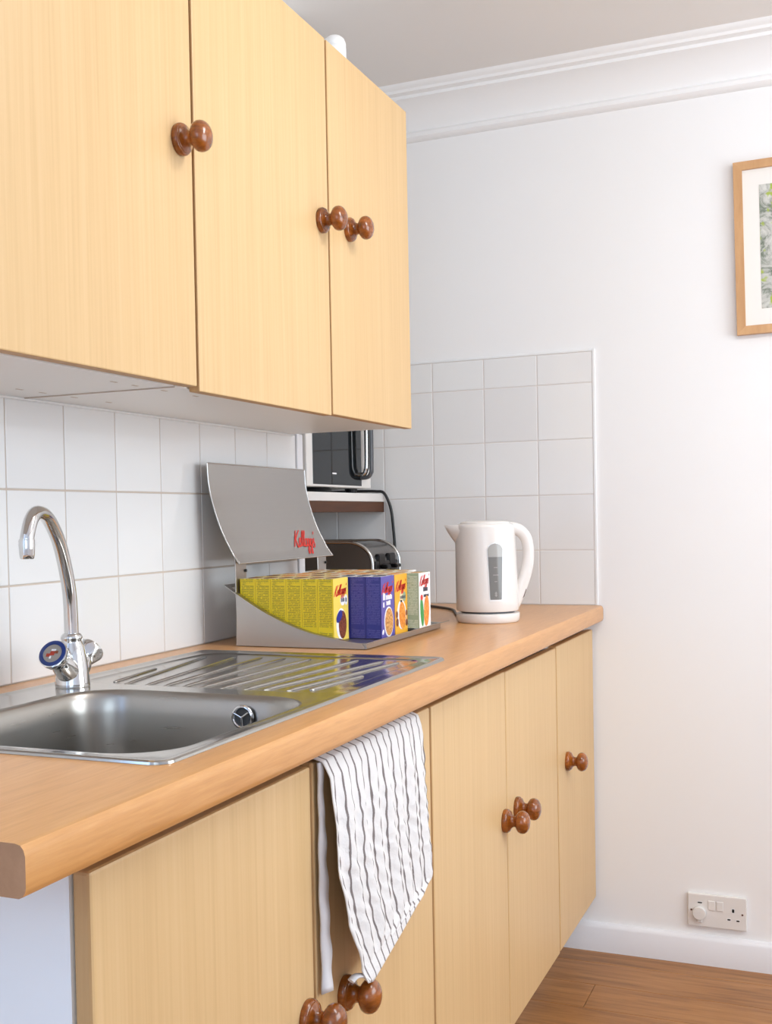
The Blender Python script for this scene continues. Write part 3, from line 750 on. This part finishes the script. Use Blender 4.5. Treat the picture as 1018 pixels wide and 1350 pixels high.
def hpath(xo, yc, zb): return catmull([(MX+.001, yc, mz1-.05), (MX+xo*.8, yc, mz1-.058), (MX+xo, yc, mz1-.08), (MX+xo, yc, zb+.034), (MX+xo-.003, yc, zb+.012), (MX+xo*.6, yc, zb+.002), (MX+.001, yc, zb)], 5)
MB().tube(hpath(.020, -.165, 1.303), [(.0065, .0085)]*31, 14, flat=(0,1,0)).build('door_handle', 'silver_rim', mw, smooth=60)
MB().tube(hpath(.032, -.160, 1.294), [(.0055, .0095)]*31, 14, flat=(0,1,0)).build('handle_cover', 'dark_grey_plastic', mw, smooth=60)
MB().box((MX+.0012, MX+.0016), (-.362, -.335), (1.300, 1.304)).build('badge', 'mark_white', mw)
for yy in (m0+.04, m1-.04):
    for xx in (-.36, -.09):
        MB().lathe([(0, 0), (.016, 0), (.018, .014), (0, .014)], (xx, yy, SZ), (0,0,1), 16).build('foot', 'black_plastic', mw)
tp = MB().lathe([(0, .0), (.09, 0), (.095, .004), (.09, .009), (0, .009)], (-.15, -.36, SZ+.0035), (0,0,1), 40).build('base_plate', 'black_plastic', mw, smooth=40)
tag(MB().tube(catmull([(-.30,-.04,SZ+.008),(-.15,-.03,SZ+.009),(-.085,-.025,SZ+.009),(-.055,-.020,SZ+.0075),(-.036,-.018,SZ+.0050),(-.024,-.016,SZ-.012),(-.013,-.014,SZ-.045),(-.008,-.013,SZ-.09),(-.004,-.013,SZ-.15),(-.004,-.013,SZ-.24),(-.004,-.02,H+.006)], 6), .0042, 10).build('power_cable', 'black_plastic', smooth=60),
    'black power cable curving down from the microwave shelf', 'cable')
# toaster
t0, t1, tx0, tx1, tzt = -.292, -.078, -.32, .034, 1.119
to = thing('toaster', ((tx0+tx1)/2, (t0+t1)/2, H), 'steel and black four-slice toaster under the alcove shelf', 'toaster')
def tprof(x0, x1, z0, z1, r, n=10):
    p = [(x1, z0), ]
    p += [(x1-r+r*math.cos(math.radians(90*k_/n)), z1-r*.8+r*.8*math.sin(math.radians(90*k_/n))) for k_ in range(n+1)]
    p += [(x0+r-r*math.sin(math.radians(90*k_/n)), z1-r*.8+r*.8*math.cos(math.radians(90*k_/n))) for k_ in range(n+1)]
    return p+[(x0, z0)]
TP = tprof(tx0, tx1, H+.016, tzt, .07)
b = MB(); b.prism([(x, t0+.010, z) for x, z in TP], (0, t1-t0-.02, 0)); b.build('body', 'toaster_steel', to, smooth=40)
TP2 = tprof(tx0+.004, tx1-.004, H+.018, tzt-.004, .066)
for yy in (t0, t1-.0101):
    MB().prism([(x, yy, z) for x, z in TP2], (0, .0101, 0)).build('side_panel', 'toaster_steel', to, smooth=40)
    path = [(x, yy+.005, z) for x, z in TP if x > .0 or z > 1.0]
    MB().tube([(x+.0005, yy+.004 if yy < -.2 else yy+.006, z) for x, z in TP], .0048, 10).build('rim_band', 'silver_rim', to, smooth=60)
MB().box((tx0+.006, tx1-.006), (t0+.006, t1-.006), (H+.002, H+.018), .003).build('base', 'black_plastic', to)
for yy in (t0+.058, t1-.058-.026):
    MB().box((tx0+.05, tx1-.075), (yy, yy+.026), (tzt-.002, tzt+.0008)).build('slot', 'black_gloss', to)
MB().box((tx1-.003, tx1+.004), (t0+.022, t1-.022), (H+.022, tzt-.052), .003).build('control_panel', 'black_plastic', to)
for yy in (t0+.068, t1-.068):
    MB().box((tx1-.02, tx1+.005), (yy-.026, yy+.026), (H+.07, tzt-.033), .006).build('lever_housing', 'black_gloss', to, smooth=40)
    MB().box((tx1+.004, tx1+.024), (yy-.017, yy+.017), (1.046, 1.057), .004).build('lever', 'black_gloss', to, smooth=40)
    for k_ in (-1, 0, 1):
        MB().box((tx1+.003, tx1+.009), (yy+k_*.016-.004, yy+k_*.016+.004), (1.005, 1.036), .002).build('button', 'black_gloss', to)

# ------------------------------------------------------------------ tea towel over the base-cabinet door
tw = thing('tea_towel', (.58, -1.64, .884), 'white tea towel with thin grey stripes hanging over a cabinet door', 'towel')
def interp(tab, s):
    for a, b_ in zip(tab, tab[1:]):
        if s <= b_[0]:
            f = (s-a[0])/(b_[0]-a[0]); f = f*f*(3-2*f)*.35+f*.65; return Vector([p+(q-p)*f for p, q in zip(a[1:], b_[1:])])
    return Vector(tab[-1][1:])
LT = [(0,.541,-1.8255,.864),(.02,.543,-1.8255,.8745),(.05,.554,-1.826,.8765),(.09,.567,-1.826,.8725),(.14,.576,-1.825,.853),(.30,.581,-1.826,.795),(.48,.586,-1.829,.727),(.68,.590,-1.814,.662),(.86,.597,-1.785,.598),(1,.6035,-1.772,.573)]
RT = [(0,.541,-1.449,.864),(.02,.543,-1.449,.8745),(.05,.554,-1.449,.8765),(.09,.563,-1.446,.872),(.14,.567,-1.440,.854),(.30,.570,-1.434,.790),(.50,.573,-1.437,.730),(.70,.577,-1.446,.672),(.80,.580,-1.452,.622),(.86,.586,-1.500,.608),(.93,.592,-1.600,.590),(1,.602,-1.752,.568)]
LYZ = [(-r[3], r[2]) for r in LT[3:]]
NS, NU = 90, 90; vsT, uvT = [], []
for i in range(NS+1):
    s = i/NS; a, c = interp(LT, s), interp(RT, s)
    for j in range(NU+1):
        u = j/NU; p = a.lerp(c, u)
        env = min(1, max(0, (s-.07)/.2))*max(0, min(1, (.90-s)/.12)); amp = .0028*env
        sag = .010*math.sin(math.pi*u)*max(0, (s-.5)*2)
        off = amp*math.sin(u*47+3*s+1.5*math.sin(6*s))+.0018*env*math.sin(u*19-5*s)+.0012*env*math.sin(80*s+u*31)*math.sin(u*90)
        p.x += off+.0035*env; p.z -= sag*0
        p.y += .0022*env*math.sin(s*24+u*9)
        vsT.append(p)
        yl_ = lerp_curve(LYZ, -p.z); uvT.append(((p.y-yl_)/(-1.449-yl_) if s > .1 else u, s))
W_ = NU+1
fT = [(i*W_+j, i*W_+j+1, (i+1)*W_+j+1, (i+1)*W_+j) for i in range(NS) for j in range(NU)]
b = MB(); b.add(vsT, fT); o = b.build('hanging_drape', 'towel_cotton', tw, smooth=80, fixn=False)
ul = o.data.uv_layers.new(name='UVMap')
for lp in o.data.loops: ul.data[lp.index].uv = uvT[lp.vertex_index]
md = o.modifiers.new('thickness', 'SOLIDIFY'); md.thickness = .0014; md.offset = 0
# narrow inner layer lying on the door
b = MB(); A_, B_ = [], []
for i in range(41):
    f = i/40; z = .8715-.298*f; A_.append((.5605+.0006*math.sin(30*f), -1.8285+.0015*math.sin(9*f), z)); B_.append((.564+.003*f+.001*math.sin(40*f), -1.8215+.012*f+.001*math.sin(25*f), z))
b.strip(A_, B_); o = b.build('inner_layer', 'towel_plain', tw, smooth=80) if 'towel_plain' in M else None
if o is None:
    mat('towel_plain', lin(228,225,226), .9, spec=.1); o = b.build('inner_layer', 'towel_plain', tw, smooth=80)
md = o.modifiers.new('thickness', 'SOLIDIFY'); md.thickness = .003; md.offset = 1
b = MB(); b.tube(catmull([(.586,-1.790,.580),(.590,-1.782,.584),(.596,-1.772,.582),(.600,-1.765,.575)], 4), [(.006,.003)]*13, 10); b.build('folded_corner', 'towel_plain', tw, smooth=60)

# ------------------------------------------------------------------ small jar on the cabinet top
jar = thing('jar', (.25, -.988, ZT), 'small white rounded jar standing on top of the wall cabinet', 'jar')
MB().lathe([(0, 0), (.020, 0), (.0225, .003), (.0235, .02), (.0235, .046), (.0225, .048), (0, .048)], (.25, -.988, ZT), (0,0,1), 32).build('jar_body', 'pure_white', jar, smooth=50)
MB().lathe([(0, .0482), (.0225, .0482), (.0235, .050), (.0228, .056), (.0195, .0645), (.012, .0705), (0, .0725)], (.25, -.988, ZT), (0,0,1), 32).build('jar_lid', 'pure_white', jar, smooth=50)

# ------------------------------------------------------------------ framed picture
P0, P1, PZ0, PZ1, F = .932, 1.262, 1.630, 2.064, .021
pf = thing('framed_picture', ((P0+P1)/2, -.002, PZ0), 'light oak framed botanical picture on the white back wall', 'picture')
def fr(name, poly): MB().prism(poly, (0, -.020, 0)).build(name, 'picture_oak', pf)
yb = .004
fr('frame_rail', [(P0, yb, PZ0), (P1, yb, PZ0), (P1-F, yb, PZ0+F), (P0+F, yb, PZ0+F)])
fr('frame_rail', [(P0, yb, PZ1), (P1, yb, PZ1), (P1-F, yb, PZ1-F), (P0+F, yb, PZ1-F)])
fr('frame_stile', [(P0, yb, PZ0), (P0+F, yb, PZ0+F), (P0+F, yb, PZ1-F), (P0, yb, PZ1)])
fr('frame_stile', [(P1, yb, PZ0), (P1-F, yb, PZ0+F), (P1-F, yb, PZ1-F), (P1, yb, PZ1)])
MB().box((P0+F, P1-F), (-.008, .004), (PZ0+F, PZ1-F)).build('mount', 'mount_card', pf)
MB().box((P0+.060, P1-.060), (-.0086, -.0078), (PZ0+.062, PZ1-.062)).build('print', 'botanical_print', pf)
for o in [pf]:
    o.rotation_euler = (0, -.014, 0)

# ------------------------------------------------------------------ double socket
s0, s1, q0, q1 = .793, .939, .0985, .1845
so = thing('wall_socket', ((s0+s1)/2, .005, q0), 'white double wall socket with two switches above the skirting board', 'socket')
MB().box((s0, s1), (-.007, .005), (q0, q1), .0025).build('face_plate', 'white_plastic', so, smooth=40)
for xx in (.853, .8735):
    MB().box((xx-.0085, xx+.0085), (-.0095, -.0065), (.1445, .1695), .0012, 1).build('switch_rocker', 'white_plastic', so)
for (xx, zz, w_, h_) in ((.906, .149, .0028, .0045), (.8955, .125, .0038, .0018), (.9175, .124, .0038, .0018), (.824, .162, .0055, .0016)):
    MB().box((xx-w_-.0015, xx+w_+.0015), (-.0072, -.006), (zz-h_-.0015, zz+h_+.0015)).build('pin_surround', 'pure_white', so)
    MB().box((xx-w_, xx+w_), (-.0075, -.006), (zz-h_, zz+h_)).build('pin_hole', 'black_plastic', so)
for xx, zz in ((.8025, .141), (.9285, .141)):
    MB().lathe([(0, 0), (.0026, 0), (.0024, .001), (0, .0012)], (xx, -.0068, zz), (0,-1,0), 12).build('screw', 'brown_switch', so)
pg = thing('socket_plug', (.823, -.007, .118), 'round white plug cover fitted in one side of the wall socket', 'plug')
MB().lathe([(0, 0), (.017, 0), (.017, .010), (.0155, .013), (0, .0135)], (.823, -.007, .136), (0,-1,0), 36).build('cover_disc', 'white_plastic', pg, smooth=40)
MB().box((.8165, .8295), (-.011, -.0071), (.110, .121), .0015, 1).build('finger_tab', 'white_plastic', pg)
